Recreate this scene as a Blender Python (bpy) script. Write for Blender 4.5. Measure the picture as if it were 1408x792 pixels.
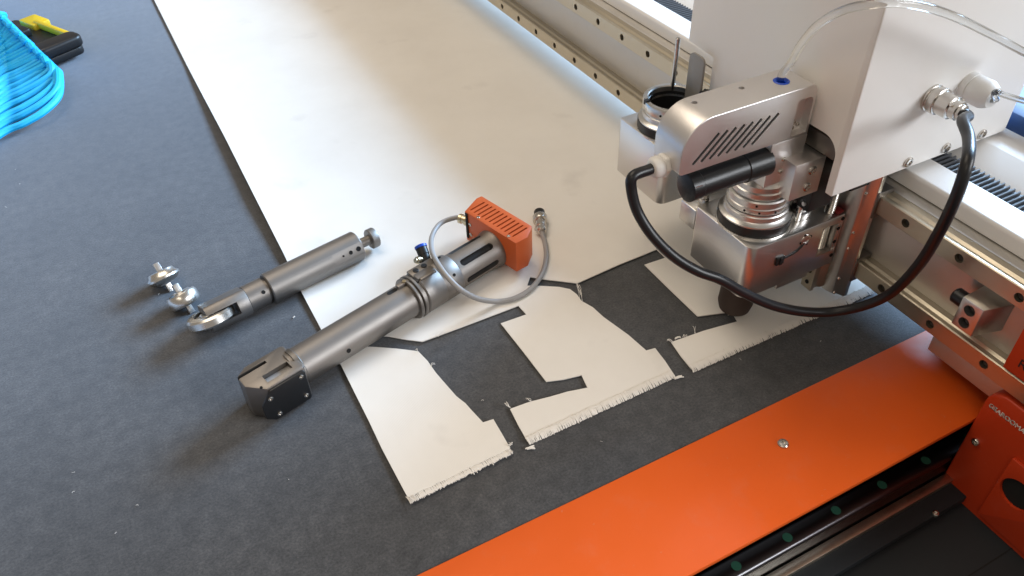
import bpy, bmesh, math, random
from mathutils import Vector, Matrix, geometry
from math import radians, sin, cos, pi
random.seed(7)
C = bpy.context.scene
COL = C.collection
for o in list(bpy.data.objects): bpy.data.objects.remove(o)

# ------------------------------------------------------------------ camera
CAMPOS = Vector((0, 0, .61))
RX = (0.88533463, -0.32557076, 0.33194318)      # world axes seen from the camera (x right, y down, z forward)
RY = (-0.46412982, -0.57633029, 0.67262687)
RZ = (-0.02767874, -0.74956459, -0.66135226)
FPX = 1097.06
cam = bpy.data.cameras.new('camera'); camo = bpy.data.objects.new('camera', cam); COL.objects.link(camo)
m = Matrix(((RX[0], -RX[1], -RX[2], CAMPOS.x), (RY[0], -RY[1], -RY[2], CAMPOS.y), (RZ[0], -RZ[1], -RZ[2], CAMPOS.z), (0, 0, 0, 1)))
camo.matrix_world = m
cam.sensor_width = 36; cam.lens = FPX / 1408 * 36; cam.clip_start = .02; cam.clip_end = 60
cam.dof.use_dof = True; cam.dof.focus_distance = .85; cam.dof.aperture_fstop = 18
C.camera = camo
C.render.resolution_x = 1024; C.render.resolution_y = 576

# ------------------------------------------------------------------ light
w = bpy.data.worlds.new('World'); C.world = w; w.use_nodes = True
w.node_tree.nodes['Background'].inputs[0].default_value = (1.0, .87, .72, 1)
w.node_tree.nodes['Background'].inputs[1].default_value = .27
def area(name, loc, target, sx, sy, power, col):
    l = bpy.data.lights.new(name, 'AREA'); l.shape = 'RECTANGLE'; l.size = sx; l.size_y = sy
    l.energy = power; l.color = col
    o = bpy.data.objects.new(name, l); COL.objects.link(o); o.location = loc
    o.rotation_euler = (Vector(target) - Vector(loc)).to_track_quat('-Z', 'Y').to_euler()
    return o
area('window_light', (4.4, 1.55, 1.95), (.1, .6, 0), 2.6, 1.2, 540, (.46, .70, 1.0))
area('ceiling_light', (-.3, 1.6, 2.9), (.1, .8, 0), 2.4, 1.6, 37, (1.0, .86, .69))
area('ceiling_light_near', (-1.5, -1.2, 2.6), (.3, .6, 0), 1.6, .7, 10, (1.0, .86, .70))
area('cool_fill_near', (2.9, -2.5, 1.75), (.5, .4, .1), 2.2, 1.1, 120, (.93, .96, 1.0))  # added cool fill from the near right, brightens faces turned to the camera
C.view_settings.view_transform = 'Standard'; C.view_settings.look = 'None'
C.view_settings.exposure = .2; C.view_settings.gamma = 1

# ------------------------------------------------------------------ pixel of the photo -> point on a real plane
def ray(px, py):
    d = ((px - 704) / FPX, (py - 396) / FPX, 1.0)
    return Vector((sum(a * b for a, b in zip(RX, d)), sum(a * b for a, b in zip(RY, d)), sum(a * b for a, b in zip(RZ, d))))
def onZ(px, py, z=0.):
    d = ray(px, py); return CAMPOS + d * ((z - CAMPOS.z) / d.z)
def onY(px, py, y):
    d = ray(px, py); return CAMPOS + d * (y / d.y)
def onX(px, py, x):
    d = ray(px, py); return CAMPOS + d * (x / d.x)

# ------------------------------------------------------------------ materials
MATS = {}
def mat(name, col, rough=.5, metal=0., bump=0., bscale=400., var=0., vscale=30., rvar=0., coat=0., sheen=0., stretch=None, spec=None, trans=0., ior=1.45, dust=0., dustcol=(.5, .47, .43)):
    M = bpy.data.materials.new(name); M.use_nodes = True
    nt = M.node_tree; N = nt.nodes; L = nt.links; b = N['Principled BSDF']
    b.inputs['Base Color'].default_value = (*col, 1); b.inputs['Roughness'].default_value = rough; b.inputs['Metallic'].default_value = metal
    b.inputs['Coat Weight'].default_value = coat; b.inputs['Coat Roughness'].default_value = .15
    b.inputs['Transmission Weight'].default_value = trans; b.inputs['IOR'].default_value = ior
    if sheen: b.inputs['Sheen Weight'].default_value = sheen; b.inputs['Sheen Roughness'].default_value = .45
    if spec is not None: b.inputs['Specular IOR Level'].default_value = spec
    tc = N.new('ShaderNodeTexCoord'); mp = N.new('ShaderNodeMapping')
    L.new(tc.outputs['Object'], mp.inputs[0])
    if stretch: mp.inputs['Scale'].default_value = stretch
    if var or rvar:
        n = N.new('ShaderNodeTexNoise'); n.inputs['Scale'].default_value = vscale; n.inputs['Detail'].default_value = 6; n.inputs['Roughness'].default_value = .65
        L.new(mp.outputs[0], n.inputs[0])
        if var:
            r = N.new('ShaderNodeMix'); r.data_type = 'RGBA'
            r.inputs[6].default_value = (*[c * (1 - var) for c in col], 1); r.inputs[7].default_value = (*[min(1, c * (1 + var)) for c in col], 1)
            L.new(n.outputs[0], r.inputs[0]); L.new(r.outputs[2], b.inputs['Base Color'])
        if rvar:
            r = N.new('ShaderNodeMapRange'); r.inputs[1].default_value = .3; r.inputs[2].default_value = .7
            r.inputs[3].default_value = max(.02, rough - rvar); r.inputs[4].default_value = rough + rvar
            L.new(n.outputs[0], r.inputs[0]); L.new(r.outputs[0], b.inputs['Roughness'])
    if dust:
        nd = N.new('ShaderNodeTexNoise'); nd.inputs['Scale'].default_value = 210; nd.inputs['Detail'].default_value = 2
        ns = N.new('ShaderNodeTexNoise'); ns.inputs['Scale'].default_value = 26; ns.inputs['Detail'].default_value = 5; ns.inputs['Roughness'].default_value = .7
        L.new(tc.outputs['Object'], nd.inputs[0]); L.new(tc.outputs['Object'], ns.inputs[0])
        ra = N.new('ShaderNodeMapRange'); ra.inputs[1].default_value = .72; ra.inputs[2].default_value = .80; ra.inputs[4].default_value = dust
        rb = N.new('ShaderNodeMapRange'); rb.inputs[1].default_value = .55; rb.inputs[2].default_value = .85; rb.inputs[4].default_value = dust * .45
        L.new(nd.outputs[0], ra.inputs[0]); L.new(ns.outputs[0], rb.inputs[0])
        mxa = N.new('ShaderNodeMath'); mxa.operation = 'MAXIMUM'; L.new(ra.outputs[0], mxa.inputs[0]); L.new(rb.outputs[0], mxa.inputs[1])
        md = N.new('ShaderNodeMix'); md.data_type = 'RGBA'; md.inputs[7].default_value = (*dustcol, 1)
        src = b.inputs['Base Color']
        if src.is_linked: L.new(src.links[0].from_socket, md.inputs[6])
        else: md.inputs[6].default_value = (*col, 1)
        L.new(mxa.outputs[0], md.inputs[0]); L.new(md.outputs[2], src)
    if bump:
        n2 = N.new('ShaderNodeTexNoise'); n2.inputs['Scale'].default_value = bscale; n2.inputs['Detail'].default_value = 3
        L.new(mp.outputs[0], n2.inputs[0])
        bu = N.new('ShaderNodeBump'); bu.inputs['Strength'].default_value = bump; bu.inputs['Distance'].default_value = .0006
        L.new(n2.outputs[0], bu.inputs['Height']); L.new(bu.outputs[0], b.inputs['Normal'])
    MATS[name] = M
    return M
M_alu = mat('satin_aluminium', (.70, .69, .675), .34, 1., .12, 1800, .04, 60, .05)
M_alu_brush = mat('brushed_aluminium', (.70, .685, .67), .34, 1., .05, 2500, .02, 40, .03)
M_cap = mat('silver_anodised', (.74, .72, .71), .38, .9, .10, 2600, .03, 40, .03)
M_steel = mat('polished_steel', (.68, .665, .635), .29, 1., .05, 700, .06, 50, .05)
M_screw = mat('screw_steel', (.60, .57, .53), .24, 1., .1, 900, .1, 80)
M_dark_steel = mat('blackened_steel', (.035, .035, .037), .42, .6, .1, 900)
M_titan = mat('grey_anodised', (.25, .232, .216), .50, 1., .10, 1500, .05, 25, .04)
M_titan_d = mat('grey_anodised_dark', (.20, .187, .174), .44, 1., .1, 1500, .05, 25, .04)
M_cover = mat('black_cover', (.014, .0145, .016), .33, .1, .1, 900)
M_rail = mat('ground_rail_steel', (.60, .545, .44), .36, 1., .15, 700, .12, 30, .08, stretch=(1, .12, 1))  # steel warmed in colour for the yellowish reflection along the rails
M_beam = mat('beam_aluminium', (.60, .575, .54), .44, .8, .2, 500, .07, 18, .08, dust=.30, dustcol=(.22, .20, .17))
M_white = mat('white_powder_coat', (.79, .775, .755), .42, 0, .15, 1500, .02, 8, .06, dust=.12, dustcol=(.42, .39, .36))
M_whiteplastic = mat('white_plastic', (.74, .73, .71), .45)
M_black = mat('black_plastic', (.012, .012, .013), .38, 0, .1, 700)
M_rubber = mat('black_rubber', (.009, .0095, .012), .36, 0, .05, 600)
M_hole = mat('dark_recess', (.008, .008, .008), .8)  # near-black colour standing in for the shade inside holes and slots
M_brown = mat('brown_bristle_foot', (.046, .031, .025), .7, 0, .3, 900)
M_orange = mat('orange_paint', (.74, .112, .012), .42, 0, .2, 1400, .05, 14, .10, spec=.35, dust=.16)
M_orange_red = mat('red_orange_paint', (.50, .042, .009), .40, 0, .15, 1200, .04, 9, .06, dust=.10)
M_orange_box = mat('orange_box_paint', (.54, .098, .020), .45, 0, .2, 1500, .03, 9)
M_grey_cable = mat('grey_cable', (.30, .29, .285), .45, 0, .1, 600)
M_blue_tube = mat('blue_tubing', (.012, .49, .93), .55, 0, 0, 100, .06, 20)
M_blue = mat('blue_plastic', (.012, .075, .52), .35)
M_navy = mat('navy_panel', (.02, .055, .16), .5)
M_yellow = mat('yellow_plastic', (.74, .50, .02), .4)
M_green = mat('green_cap', (.014, .085, .055), .6)
M_red = mat('red_plastic', (.16, .008, .010), .5)
M_panel_dark = mat('dark_side_panel', (.013, .018, .022), .6, 0, .1, 700)
M_brass = mat('pale_brass', (.62, .54, .38), .28, 1.)
M_clear = mat('clear_tube', (.97, .98, .98), .05, 0, trans=1., ior=1.28)
M_thread = mat('white_thread', (.80, .775, .74), .85)
M_bellow = mat('bellows_rubber', (.018, .020, .026), .45, 0, .05, 500)
M_rib_highlight = mat('bellows_rib_highlight', (.07, .075, .085), .32)  # paler than the bellows: ridge-top highlight put into the colour
M_greyplate = mat('grey_plate', (.30, .285, .265), .5, .3)
M_rail_shaded = mat('shaded_rail', (.10, .10, .105), .30, 1., .1, 700)  # rail steel darkened in colour for the dark underside it mirrors
M_white_mark = mat('white_print', (.75, .70, .66), .6)
M_black_mark = mat('black_print', (.02, .015, .015), .6)

def fabric_mat():
    M = bpy.data.materials.new('white_woven_fabric'); M.use_nodes = True
    nt = M.node_tree; N = nt.nodes; L = nt.links; b = N['Principled BSDF']
    b.inputs['Roughness'].default_value = .72; b.inputs['Specular IOR Level'].default_value = .35
    b.inputs['Sheen Weight'].default_value = .15
    tc = N.new('ShaderNodeTexCoord')
    n = N.new('ShaderNodeTexNoise'); n.inputs['Scale'].default_value = 7; n.inputs['Detail'].default_value = 7; n.inputs['Roughness'].default_value = .6
    L.new(tc.outputs['Object'], n.inputs[0])
    r = N.new('ShaderNodeValToRGB'); r.color_ramp.elements[0].position = .30; r.color_ramp.elements[0].color = (.745, .718, .677, 1)
    r.color_ramp.elements[1].position = .58; r.color_ramp.elements[1].color = (.79, .765, .725, 1)
    L.new(n.outputs[0], r.inputs[0])
    # sparse grey smudges
    n3 = N.new('ShaderNodeTexNoise'); n3.inputs['Scale'].default_value = 11; n3.inputs['Detail'].default_value = 4
    L.new(tc.outputs['Object'], n3.inputs[0])
    r3 = N.new('ShaderNodeMapRange'); r3.inputs[1].default_value = .63; r3.inputs[2].default_value = .76; r3.inputs[4].default_value = .35
    L.new(n3.outputs[0], r3.inputs[0])
    mx = N.new('ShaderNodeMix'); mx.data_type = 'RGBA'; mx.inputs[7].default_value = (.50, .47, .44, 1)
    L.new(r3.outputs[0], mx.inputs[0]); L.new(r.outputs[0], mx.inputs[6]); L.new(mx.outputs[2], b.inputs['Base Color'])
    wv = N.new('ShaderNodeTexWave'); wv.inputs['Scale'].default_value = 230; wv.bands_direction = 'X'; wv.inputs['Distortion'].default_value = 1.0
    wv2 = N.new('ShaderNodeTexWave'); wv2.inputs['Scale'].default_value = 230; wv2.bands_direction = 'Y'; wv2.inputs['Distortion'].default_value = 1.0
    ad = N.new('ShaderNodeMath'); ad.operation = 'ADD'
    for q in (wv, wv2): L.new(tc.outputs['Object'], q.inputs[0])
    L.new(wv.outputs[1], ad.inputs[0]); L.new(wv2.outputs[1], ad.inputs[1])
    bu = N.new('ShaderNodeBump'); bu.inputs['Strength'].default_value = .12; bu.inputs['Distance'].default_value = .0004
    L.new(ad.outputs[0], bu.inputs['Height'])
    n4 = N.new('ShaderNodeTexNoise'); n4.inputs['Scale'].default_value = 11; n4.inputs['Detail'].default_value = 3; L.new(tc.outputs['Object'], n4.inputs[0])
    bu2 = N.new('ShaderNodeBump'); bu2.inputs['Strength'].default_value = .25; bu2.inputs['Distance'].default_value = .004
    L.new(n4.outputs[0], bu2.inputs['Height']); L.new(bu.outputs[0], bu2.inputs['Normal']); L.new(bu2.outputs[0], b.inputs['Normal'])
    return M
M_fabric = fabric_mat()

def felt_mat():
    M = bpy.data.materials.new('grey_felt'); M.use_nodes = True
    nt = M.node_tree; N = nt.nodes; L = nt.links; b = N['Principled BSDF']
    b.inputs['Roughness'].default_value = .72; b.inputs['Specular IOR Level'].default_value = .36
    b.inputs['Sheen Weight'].default_value = .62; b.inputs['Sheen Roughness'].default_value = .5; b.inputs['Sheen Tint'].default_value = (.8, .85, .95, 1)
    tc = N.new('ShaderNodeTexCoord')
    n = N.new('ShaderNodeTexNoise'); n.inputs['Scale'].default_value = 420; n.inputs['Detail'].default_value = 5; n.inputs['Roughness'].default_value = .75
    n2 = N.new('ShaderNodeTexNoise'); n2.inputs['Scale'].default_value = 9; n2.inputs['Detail'].default_value = 5; n2.inputs['Roughness'].default_value = .6
    vo = N.new('ShaderNodeTexNoise'); vo.inputs['Scale'].default_value = 260; vo.inputs['Detail'].default_value = 1
    n5 = N.new('ShaderNodeTexNoise'); n5.inputs['Scale'].default_value = 75; n5.inputs['Detail'].default_value = 4; n5.inputs['Roughness'].default_value = .6
    for q in (n, n2, vo, n5): L.new(tc.outputs['Object'], q.inputs[0])
    r = N.new('ShaderNodeValToRGB'); r.color_ramp.elements[0].position = .33; r.color_ramp.elements[0].color = (.019, .019, .0195, 1)
    r.color_ramp.elements[1].position = .70; r.color_ramp.elements[1].color = (.072, .071, .072, 1)
    L.new(n.outputs[0], r.inputs[0])
    r2 = N.new('ShaderNodeMapRange'); r2.inputs[1].default_value = .3; r2.inputs[2].default_value = .7; r2.inputs[3].default_value = .78; r2.inputs[4].default_value = 1.2
    L.new(n2.outputs[0], r2.inputs[0])
    mu = N.new('ShaderNodeMix'); mu.data_type = 'RGBA'; mu.blend_type = 'MULTIPLY'; mu.inputs[0].default_value = 1
    r5 = N.new('ShaderNodeMapRange'); r5.inputs[1].default_value = .3; r5.inputs[2].default_value = .7; r5.inputs[3].default_value = .68; r5.inputs[4].default_value = 1.34
    L.new(n5.outputs[0], r5.inputs[0])
    m5 = N.new('ShaderNodeMath'); m5.operation = 'MULTIPLY'; L.new(r2.outputs[0], m5.inputs[0]); L.new(r5.outputs[0], m5.inputs[1])
    L.new(r.outputs[0], mu.inputs[6]); L.new(m5.outputs[0], mu.inputs[7])
    # pale lint specks
    r4 = N.new('ShaderNodeMapRange'); r4.inputs[1].default_value = .74; r4.inputs[2].default_value = .80; r4.inputs[4].default_value = .12
    L.new(vo.outputs[0], r4.inputs[0])
    m2 = N.new('ShaderNodeMix'); m2.data_type = 'RGBA'; m2.inputs[7].default_value = (.33, .32, .31, 1)
    L.new(r4.outputs[0], m2.inputs[0]); L.new(mu.outputs[2], m2.inputs[6]); L.new(m2.outputs[2], b.inputs['Base Color'])
    bu = N.new('ShaderNodeBump'); bu.inputs['Strength'].default_value = .42; bu.inputs['Distance'].default_value = .0008
    L.new(n.outputs[0], bu.inputs['Height']); L.new(bu.outputs[0], b.inputs['Normal'])
    return M
M_felt = felt_mat()

# ------------------------------------------------------------------ mesh helpers (all take world or local coordinates through X)
WM = {}                                         # world matrix of each thing's Empty
def axis_mat(o, d, up=(0, 0, 1)):               # local z along d
    d = Vector(d).normalized(); up = Vector(up)
    x = up.cross(d)
    if x.length < 1e-4: x = Vector((1, 0, 0)).cross(d)
    x.normalize(); y = d.cross(x)
    return Matrix(((x.x, y.x, d.x, o[0]), (x.y, y.y, d.y, o[1]), (x.z, y.z, d.z, o[2]), (0, 0, 0, 1)))
def new(): return bmesh.new()
def box(bm, lo, hi, X=None):
    vs = [Vector((x, y, z)) for z in (lo[2], hi[2]) for y in (lo[1], hi[1]) for x in (lo[0], hi[0])]
    if X: vs = [X @ v for v in vs]
    v = [bm.verts.new(p) for p in vs]
    for f in ((0, 2, 3, 1), (4, 5, 7, 6), (0, 1, 5, 4), (2, 6, 7, 3), (0, 4, 6, 2), (1, 3, 7, 5)): bm.faces.new([v[i] for i in f])
    return bm
def prism(bm, poly, a, b, X=None, plane='XY'):  # polygon extruded between a and b
    def P(u, v, t):
        q = Vector((u, v, t)) if plane == 'XY' else Vector((u, t, v)) if plane == 'XZ' else Vector((t, u, v))
        return X @ q if X else q
    n = len(poly)
    lo = [bm.verts.new(P(u, v, a)) for u, v in poly]; hi = [bm.verts.new(P(u, v, b)) for u, v in poly]
    bm.faces.new(lo[::-1]); bm.faces.new(hi)
    for i in range(n): bm.faces.new((lo[i], lo[(i + 1) % n], hi[(i + 1) % n], hi[i]))
    return bm
def lathe(bm, prof, X, seg=40, close=True):     # prof = [(r, z)...] round local z
    rings = []
    for r, z in prof:
        rings.append([bm.verts.new(X @ Vector((r * cos(2 * pi * i / seg), r * sin(2 * pi * i / seg), z))) for i in range(seg)])
    for a, b in zip(rings, rings[1:]):
        for i in range(seg): bm.faces.new((a[i], a[(i + 1) % seg], b[(i + 1) % seg], b[i]))
    if close:
        bm.faces.new(rings[0][::-1]); bm.faces.new(rings[-1])
    return bm
def cyl(bm, o, d, r, h, seg=28, ch=0.0, up=(0, 0, 1)):
    X = axis_mat(o, d, up)
    p = [(r, 0), (r, h)] if not ch else [(r - ch, 0), (r, ch), (r, h - ch), (r - ch, h)]
    return lathe(bm, p, X, seg)
def spline(pts, n=10):
    pts = [Vector(p) for p in pts]; P = [pts[0] * 2 - pts[1]] + pts + [pts[-1] * 2 - pts[-2]]
    out = []
    for i in range(1, len(P) - 2):
        p0, p1, p2, p3 = P[i - 1:i + 3]
        for k in range(n):
            t = k / n
            out.append(.5 * ((2 * p1) + (p2 - p0) * t + (2 * p0 - 5 * p1 + 4 * p2 - p3) * t * t + (3 * p1 - p0 - 3 * p2 + p3) * t ** 3))
    out.append(pts[-1]); return out
def tube(bm, path, r, seg=12, caps=True):
    rings = []; prev = None
    for i, p in enumerate(path):
        t = (path[min(i + 1, len(path) - 1)] - path[max(i - 1, 0)]).normalized()
        if prev is None:
            x = t.orthogonal().normalized()
        else:
            x = (prev - t * prev.dot(t)).normalized()
        prev = x; y = t.cross(x)
        rr = r(i / (len(path) - 1)) if callable(r) else r
        rings.append([bm.verts.new(p + x * rr * cos(2 * pi * k / seg) + y * rr * sin(2 * pi * k / seg)) for k in range(seg)])
    for a, b in zip(rings, rings[1:]):
        for k in range(seg): bm.faces.new((a[k], a[(k + 1) % seg], b[(k + 1) % seg], b[k]))
    if caps: bm.faces.new(rings[0][::-1]); bm.faces.new(rings[-1])
    return bm
def rrect(x0, y0, x1, y1, r, n=6):              # rounded rectangle, r = one radius or four (bl, br, tr, tl)
    if not isinstance(r, (tuple, list)): r = (r,) * 4
    out = []
    for (cx, cy, rr, a0) in ((x0 + r[0], y0 + r[0], r[0], 180), (x1 - r[1], y0 + r[1], r[1], 270), (x1 - r[2], y1 - r[2], r[2], 0), (x0 + r[3], y1 - r[3], r[3], 90)):
        if rr < 1e-6: out.append((cx, cy)); continue
        for k in range(n + 1):
            a = radians(a0 + 90 * k / n); out.append((cx + rr * cos(a), cy + rr * sin(a)))
    return out
def smooth(me, ang=38):
    bm = bmesh.new(); bm.from_mesh(me)
    bmesh.ops.recalc_face_normals(bm, faces=bm.faces)
    for f in bm.faces: f.smooth = True
    for e in bm.edges:
        if len(e.link_faces) == 2: e.smooth = e.calc_face_angle(0) < radians(ang)
    bm.to_mesh(me); bm.free()
def obj(name, bm, material, parent=None, bevel=0., segs=2, cut=None, ang=38, kind=None, label=None):
    """link bm as ONE mesh object; geometry is given in the world and moved into the parent's frame"""
    me = bpy.data.meshes.new(name); bmesh.ops.recalc_face_normals(bm, faces=bm.faces); bm.to_mesh(me); bm.free()
    o = bpy.data.objects.new(name, me); COL.objects.link(o); me.materials.append(material)
    if bevel:
        md = o.modifiers.new('b', 'BEVEL'); md.width = bevel; md.segments = segs; md.limit_method = 'ANGLE'; md.angle_limit = radians(40)
    cutters = []
    if cut:
        for cb in (cut if isinstance(cut, list) else [cut]):
            cm = bpy.data.meshes.new('cutter'); bmesh.ops.recalc_face_normals(cb, faces=cb.faces); cb.to_mesh(cm); cb.free()
            co = bpy.data.objects.new('cutter', cm); COL.objects.link(co); cutters.append(co)
            md = o.modifiers.new('c', 'BOOLEAN'); md.object = co; md.operation = 'DIFFERENCE'; md.solver = 'EXACT'; md.use_self = True
    if o.modifiers:
        dg = bpy.context.evaluated_depsgraph_get()
        nm = bpy.data.meshes.new_from_object(o.evaluated_get(dg)); o.modifiers.clear(); o.data = nm
        bpy.data.meshes.remove(me); me = nm; me.name = name
        for co in cutters:
            cm = co.data; bpy.data.objects.remove(co); bpy.data.meshes.remove(cm)
    smooth(me, ang)
    root = parent
    while root is not None and root.parent is not None: root = root.parent
    if root is not None and root.name in WM: me.transform(WM[root.name].inverted())
    if parent is not None: o.parent = parent
    if kind: o['kind'] = kind
    if label: o['label'] = label
    return o
def thing(name, label, cat, loc=(0, 0, 0), group=None):
    o = bpy.data.objects.new(name, None); COL.objects.link(o); o.location = loc; o.empty_display_size = .02
    o['label'] = label; o['category'] = cat
    if group: o['group'] = group
    WM[o.name] = Matrix.Translation(loc)
    return o
def tag(o, label, cat, group=None):
    o['label'] = label; o['category'] = cat
    if group: o['group'] = group
    return o
def share(src, parent, M):                      # another copy of a part, mesh shared
    o = src.copy(); COL.objects.link(o); o.parent = parent; o.matrix_local = M @ src.matrix_local
    return o
def screw(parent, p, d, r=.0035, name='screw', material=None, h=None, hexr=.45):
    """pan/socket head screw sitting on a surface at p, facing d"""
    h = h or r * .7
    X = axis_mat(p, d)
    b = new(); lathe(b, [(r, -.001), (r, h * .55), (r * .82, h * .9), (r * hexr, h), (r * hexr * .9, h * .35), (.0001, h * .35)], X, 20)
    return obj(name, b, material or M_screw, parent)
def hole(parent, p, d, r, name='hole', depth=.0006):
    """open screw hole: a black disc with a rim, its inner shade put into the colour"""
    X = axis_mat(p, d); b = new()
    lathe(b, [(r, -.0005), (r, depth), (r * .86, depth), (r * .80, .00012), (.00005, .0001)], X, 18)
    return obj(name, b, M_hole, parent)

# ================================================================== THE SETTING: felt bed of the table
b = new(); box(b, (-1.6, .342, -.03), (2.2, 3.6, 0))
felt = obj('felt_surface', b, M_felt); felt['kind'] = 'structure'
b = new(); box(b, (-3, -2, -.96), (4, 5, -.95)); fl = obj('floor', b, M_panel_dark); fl['kind'] = 'structure'

# ================================================================== TABLE EDGE (orange strip, rail, side)
T = thing('cutting_table_edge', 'bright orange metal edge strip of the table with rail below it', 'table edge', (.3, .29, 0))
b = new(); box(b, (-1.6, .235, -.004), (.86, .3415, .0015)); strip = obj('edge_strip', b, M_orange, T, bevel=.001)
b = new(); box(b, (-1.6, .262, -.14), (.86, .3415, -.0045)); obj('frame_tube', b, M_dark_steel, T)
for p in [(.4234, .2995), (.02, .2995), (-.38, .2995), (.80, .2995)]: screw(strip, (p[0], p[1], .0015), (0, 0, 1), .0052, h=.0028)
rp = [(.234, -.085), (.254, -.085), (.254, -.074), (.251, -.070), (.251, -.064), (.254, -.060), (.254, -.0580), (.2528, -.0560), (.2505, -.055), (.2370, -.055), (.2352, -.0560), (.234, -.0580), (.234, -.060), (.237, -.064), (.237, -.070), (.234, -.074)]
b = new(); prism(b, rp, -1.6, .86, plane='YZ'); rail = obj('guide_rail', b, M_rail_shaded, T, bevel=.0003)
cap = None
for i in range(-12, 8):
    x = .334 + .0595 * i
    if cap is None:
        b = new(); cyl(b, (x, .244, -.0553), (0, 0, 1), .0046, .0007, 16); cap = obj('rail_cap', b, M_green, rail); x0 = x
    else: share(cap, rail, Matrix.Translation((x - x0, 0, 0)))
b = new(); box(b, (-1.6, .205, -.095), (.86, .2605, -.0855)); obj('rail_seat', b, M_panel_dark, T, bevel=.0008)
b = new(); box(b, (-1.6, .223, -.0853), (.86, .2325, -.079)); obj('rack_bar', b, M_rail, T, bevel=.001)
sp = [(-1.6, -.30), (.86, -.30), (.86, .262), (-1.6, .262)]
b = new(); prism(b, sp, -.104, -.098); side = obj('side_panel', b, M_panel_dark, T)
b = new(); box(b, (-1.6, .148, -.0981), (.86, .1492, -.0976)); obj('panel_seam', b, M_hole, side)
for x in (.5551, .155, -.245): screw(side, (x, .206, -.0850), (0, 0, 1), .0035)

# ================================================================== GANTRY BEAM
G = thing('gantry_beam', 'long metal gantry beam with two bolted rails under a white cover', 'gantry', (.65, 1.0, .05))
Y0, Y1 = .12, 2.4
b = new(); box(b, (.6155, Y0, .047), (.738, Y1, .1585)); beam = obj('beam_body', b, M_beam, G, bevel=.0015)
b = new(); box(b, (.6130, Y0, .0245), (.7150, .309, .0465)); obj('base_plate', b, M_beam, G, bevel=.0008)
b = new(); box(b, (.6430, Y0, .0030), (.7100, .302, .0240)); box(b, (.7110, Y0, .0030), (.7360, .352, .0465)); obj('underbeam_light_block', b, M_dark_steel, G)  # unseen blocks added under the beam to keep window light off the strip
def hrail(zc):
    h = .010
    pr = [(.6154, zc - h), (.6154, zc + h), (.6085, zc + h), (.6062, zc + h - .0022), (.6035, zc + h - .0022), (.6010, zc + h), (.5990, zc + h), (.598, zc + h - .001),
          (.598, zc - h + .001), (.5990, zc - h), (.6010, zc - h), (.6035, zc - h + .0022), (.6062, zc - h + .0022), (.6085, zc - h)]
    bb = new(); prism(bb, pr, Y0 + (.03 if zc < .1 else .08), Y1, plane='XZ')
    return bb
for zc, off in ((.066, .0), (.148, .0)):
    ys = [.598 * (.4163 + .1004 * k) for k in range(0, 32)]
    cb = new()
    for y in ys:
        if y < Y1 - .02: cyl(cb, (.597, y, zc), (1, 0, 0), .0044, .009, 18)
    r_ = obj('linear_rail', hrail(zc), M_rail, G, cut=cb)
    first = None
    for y in ys:
        if y > Y1 - .02: continue
        if first is None:
            bb = new(); cyl(bb, (.6058, y, zc), (-1, 0, 0), .0040, .0038, 14, .0004); cyl(bb, (.602, y, zc), (-1, 0, 0), .0018, .0001, 6)
            first = obj('rail_bolt', bb, M_dark_steel, r_); y00 = y
        else: share(first, r_, Matrix.Translation((0, y - y00, 0)))
# aluminium ledge behind the upper rail, white cover, bellows, back cover
pc = rrect(.6285, .1600, .6650, .1760, (0, 0, .001, .004))
b = new(); prism(b, pc, Y0, Y1, plane='XZ'); obj('front_cover', b, M_white, G)
b = new(); box(b, (.6650, Y0, .1590), (.6970, Y1, .1660)); obj('bellows_channel', b, M_black, G)
b = new(); box(b, (.6655, Y0, .1661), (.6965, Y1, .1690)); obj('bellows', b, M_bellow, G)
b = new(); y = Y0 + .002
while y < Y1 - .004:
    prism(b, [(y, .1689), (y + .0006, .1722), (y + .0016, .1726), (y + .0024, .1689)], .6660, .6960, plane='YZ'); y += .0055
obj('bellows_ribs', b, M_rib_highlight, G, ang=20, kind='stuff')
pb = [(.6970, .1600), (.84, .1600), (.84, .1800), (.7300, .1808), (.7285, .1804), (.7000, .1705), (.6970, .1690)]
b = new(); prism(b, pb, Y0, Y1, plane='XZ'); obj('back_cover', b, M_white, G)
b = new(); box(b, (.768, Y0 + .1, .1802), (.83, .470, .1990)); obj('rear_panel', b, M_navy, G, bevel=.001)
# carriage stop: block with two bolt holes and a rubber bumper
sp_ = [(.585, .2640), (.6150, .2560), (.6150, .2860), (.585, .2850)]
b = new(); prism(b, sp_, .0945, .1265); cb = new()
for z in (.1175, .1030): cyl(cb, (.584, .2748, z), (1, 0, 0), .0054, .012, 22)
stop = obj('end_stop', b, M_alu, G, bevel=.0006, cut=cb)
for z in (.1175, .1030): 
    b = new(); cyl(b, (.5955, .2748, z), (-1, 0, 0), .0048, .004, 18, .0005); obj('bolt', b, M_dark_steel, stop)
b = new(); cyl(b, (.597, .2849, .1140), (0, 1, 0), .0075, .014, 24, .0015); obj('bumper', b, M_rubber, stop)
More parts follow.
